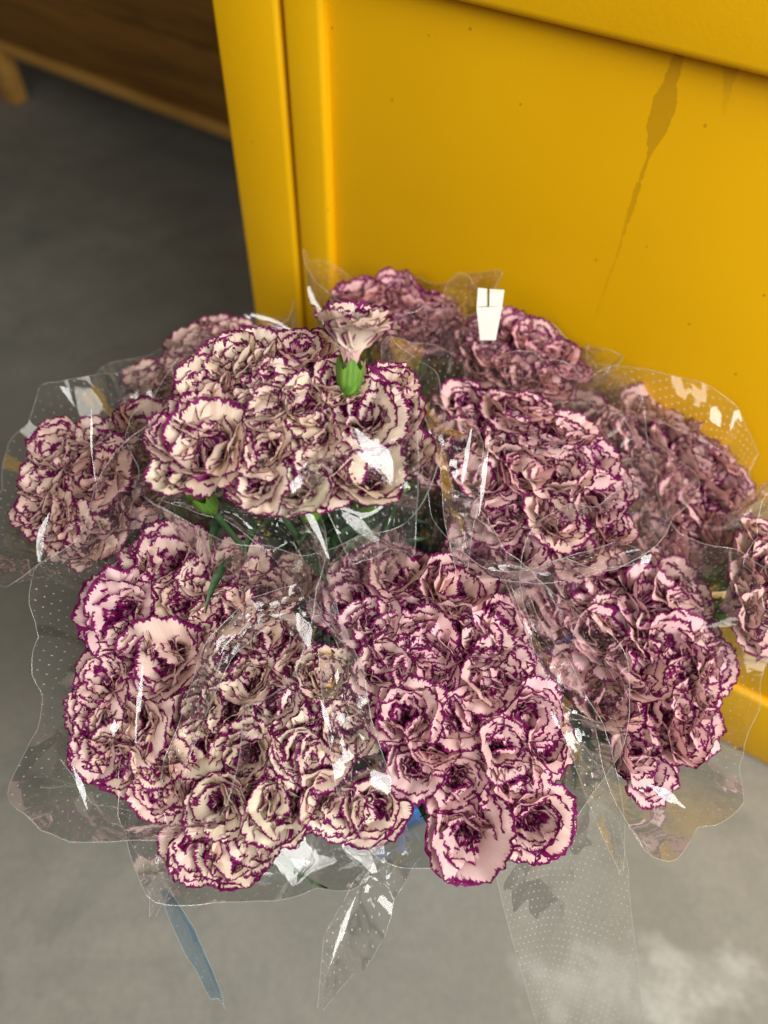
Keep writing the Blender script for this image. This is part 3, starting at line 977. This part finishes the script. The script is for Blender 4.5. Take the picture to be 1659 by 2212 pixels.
def near_panel(px, py, off):
    d = ray(px, py)
    return (px, py, float((np.dot(n_out, A) + off) / np.dot(n_out, d[:2])))


# the arched rim of film spread flat before the cabinet panel
flap('cabinet_side', [near_panel(*q) for q in ((1185, 852, .05), (1222, 815, .045), (1262, 786, .04), (1330, 792, .035), (1425, 803, .03), (1520, 828, .03), (1590, 880, .03), (1640, 980, .03))],
     [near_panel(*q) for q in ((1235, 885, .08), (1260, 880, .08), (1300, 890, .08), (1360, 900, .08), (1430, 915, .08), (1510, 945, .075), (1570, 985, .07), (1630, 1050, .06))], 36, amp=0.2, bulge=-0.006)


def fold(key, px, py, t, w, h, ang, seed, bow=0.15):
    """a flat crease of film added for a glint, turned to mirror the key lamp at the camera; w x h in photo pixels"""
    g = np.random.default_rng(seed)
    o, neck = SLEEVES[key]
    P = at(px, py, t)
    n = nrm(nrm(ORG - P) + nrm(KEY - P))
    ex = CM[:3, 0] * math.cos(ang) - CM[:3, 1] * math.sin(ang)
    ey = CM[:3, 0] * math.sin(ang) + CM[:3, 1] * math.cos(ang)
    ex = nrm(ex - n * np.dot(ex, n))
    ey = nrm(ey - n * np.dot(ey, n))
    s = t / FPX
    nr = 6
    V, UV = [], []
    k = g.uniform(0.3, 0.7)
    lean = g.uniform(-0.5, 0.5)
    e0, e1_ = g.uniform(0.05, 0.5), g.uniform(0.02, 0.35)
    for j in range(nr):
        q = j / (nr - 1)
        wl = np.interp(q, [0, k, 1], [e0, 1, e1_])
        wr = np.interp(q, [0, 1 - k, 1], [e1_, 1, e0])
        for u in np.linspace(-1, 1, 7):
            x = 0.5 * w * s * (u * (wl if u < 0 else wr) + lean * (q - 0.5))
            V.append(P + ex * x + ey * ((q - 0.5) * h * s) + n * (bow * w * s * (0.25 - 0.25 * u * u) + 0.06 * h * s * (q - 0.5) ** 2))
            UV.append((u * w * s * 50, q * h * s * 100))
    link('glint_fold', mesh('glint_fold', np.array(V) - neck, grid_faces(7, nr), M_FOLD, UV), o)


for i, q in enumerate([
    ('cream_front', 640, 1845, .575, 340, 120, 0.05), ('cream_front', 800, 1825, .575, 200, 110, -0.25), ('cream_front', 470, 1865, .57, 160, 70, 0.3),
    ('shade', 203, 975, .58, 14, 185, -0.08), ('shade', 96, 1160, .58, 34, 110, 0.15), ('raised', 575, 1085, .53, 55, 50, 0.6),
    ('raised', 672, 1120, .52, 18, 190, -0.45), ('raised', 765, 1120, .53, 40, 150, -0.9), ('raised', 805, 985, .495, 85, 140, -0.7), ('raised', 640, 1045, .50, 30, 40, 0.2), ('cream_front', 655, 1362, .53, 60, 80, -0.4),
    ('cream_front', 703, 1545, .53, 14, 80, -0.3), ('cream_front', 820, 1690, .535, 60, 60, -0.5), ('left', 172, 1700, .545, 20, 100, -0.35), ('left', 245, 1572, .54, 26, 34, 0.2), ('left', 300, 1520, .535, 12, 160, 0.15),
    ('middle', 1045, 1030, .585, 14, 170, 0.12), ('middle', 1008, 985, .585, 12, 120, 0.15), ('front', 1235, 1600, .545, 22, 50, -0.4), ('front', 1200, 1555, .545, 12, 40, -0.4), ('corner', 682, 660, .70, 16, 85, -0.45),
    ('rear_shade', 585, 703, .70, 34, 120, -1.25), ('right', 1395, 1208, .60, 22, 30, 0.8), ('cream_front', 740, 2010, .56, 14, 140, 0.5), ('cream_front', 365, 1800, .565, 16, 120, -0.2), ('cream_front', 430, 1860, .575, 20, 110, 1.0),
    ('cream_front', 350, 1720, .55, 12, 110, -0.15), ('right', 1440, 1720, .60, 30, 90, -1.0), ('right', 1360, 1690, .60, 18, 70, -1.0)]):
    fold(*q, seed=200 + i)

# white card standing in for a film reflection among the blurred blooms
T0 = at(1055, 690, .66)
M_GLINT = mat_plastic('glint_white', (0.60, 0.61, 0.56), 0.5)
glint_root = link('glint_card', None)
glint_root.location = T0
tag(glint_root, 'white card standing in for a film glint in the blurred bunch before the cabinet', 'tag')
sx = .66 / FPX
up = CM[:3, 1]; rt = CM[:3, 0]; nn = CM[:3, 2]
for nm, q, dz in (('glint_body', [(-18, -45), (16, -45), (30, 28), (-26, 26)], 0.0), ('glint_tab', [(-25, 28), (-2, 30), (-2, 68), (-22, 70)], -0.002), ('glint_tab', [(3, 30), (31, 30), (36, 66), (4, 68)], -0.003)):
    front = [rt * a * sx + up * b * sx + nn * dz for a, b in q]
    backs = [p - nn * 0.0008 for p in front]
    link(nm, mesh(nm, front + backs, [(0, 1, 2, 3), (7, 6, 5, 4), (0, 4, 5, 1), (1, 5, 6, 2), (2, 6, 7, 3), (3, 7, 4, 0)], M_GLINT, smooth=False), glint_root)
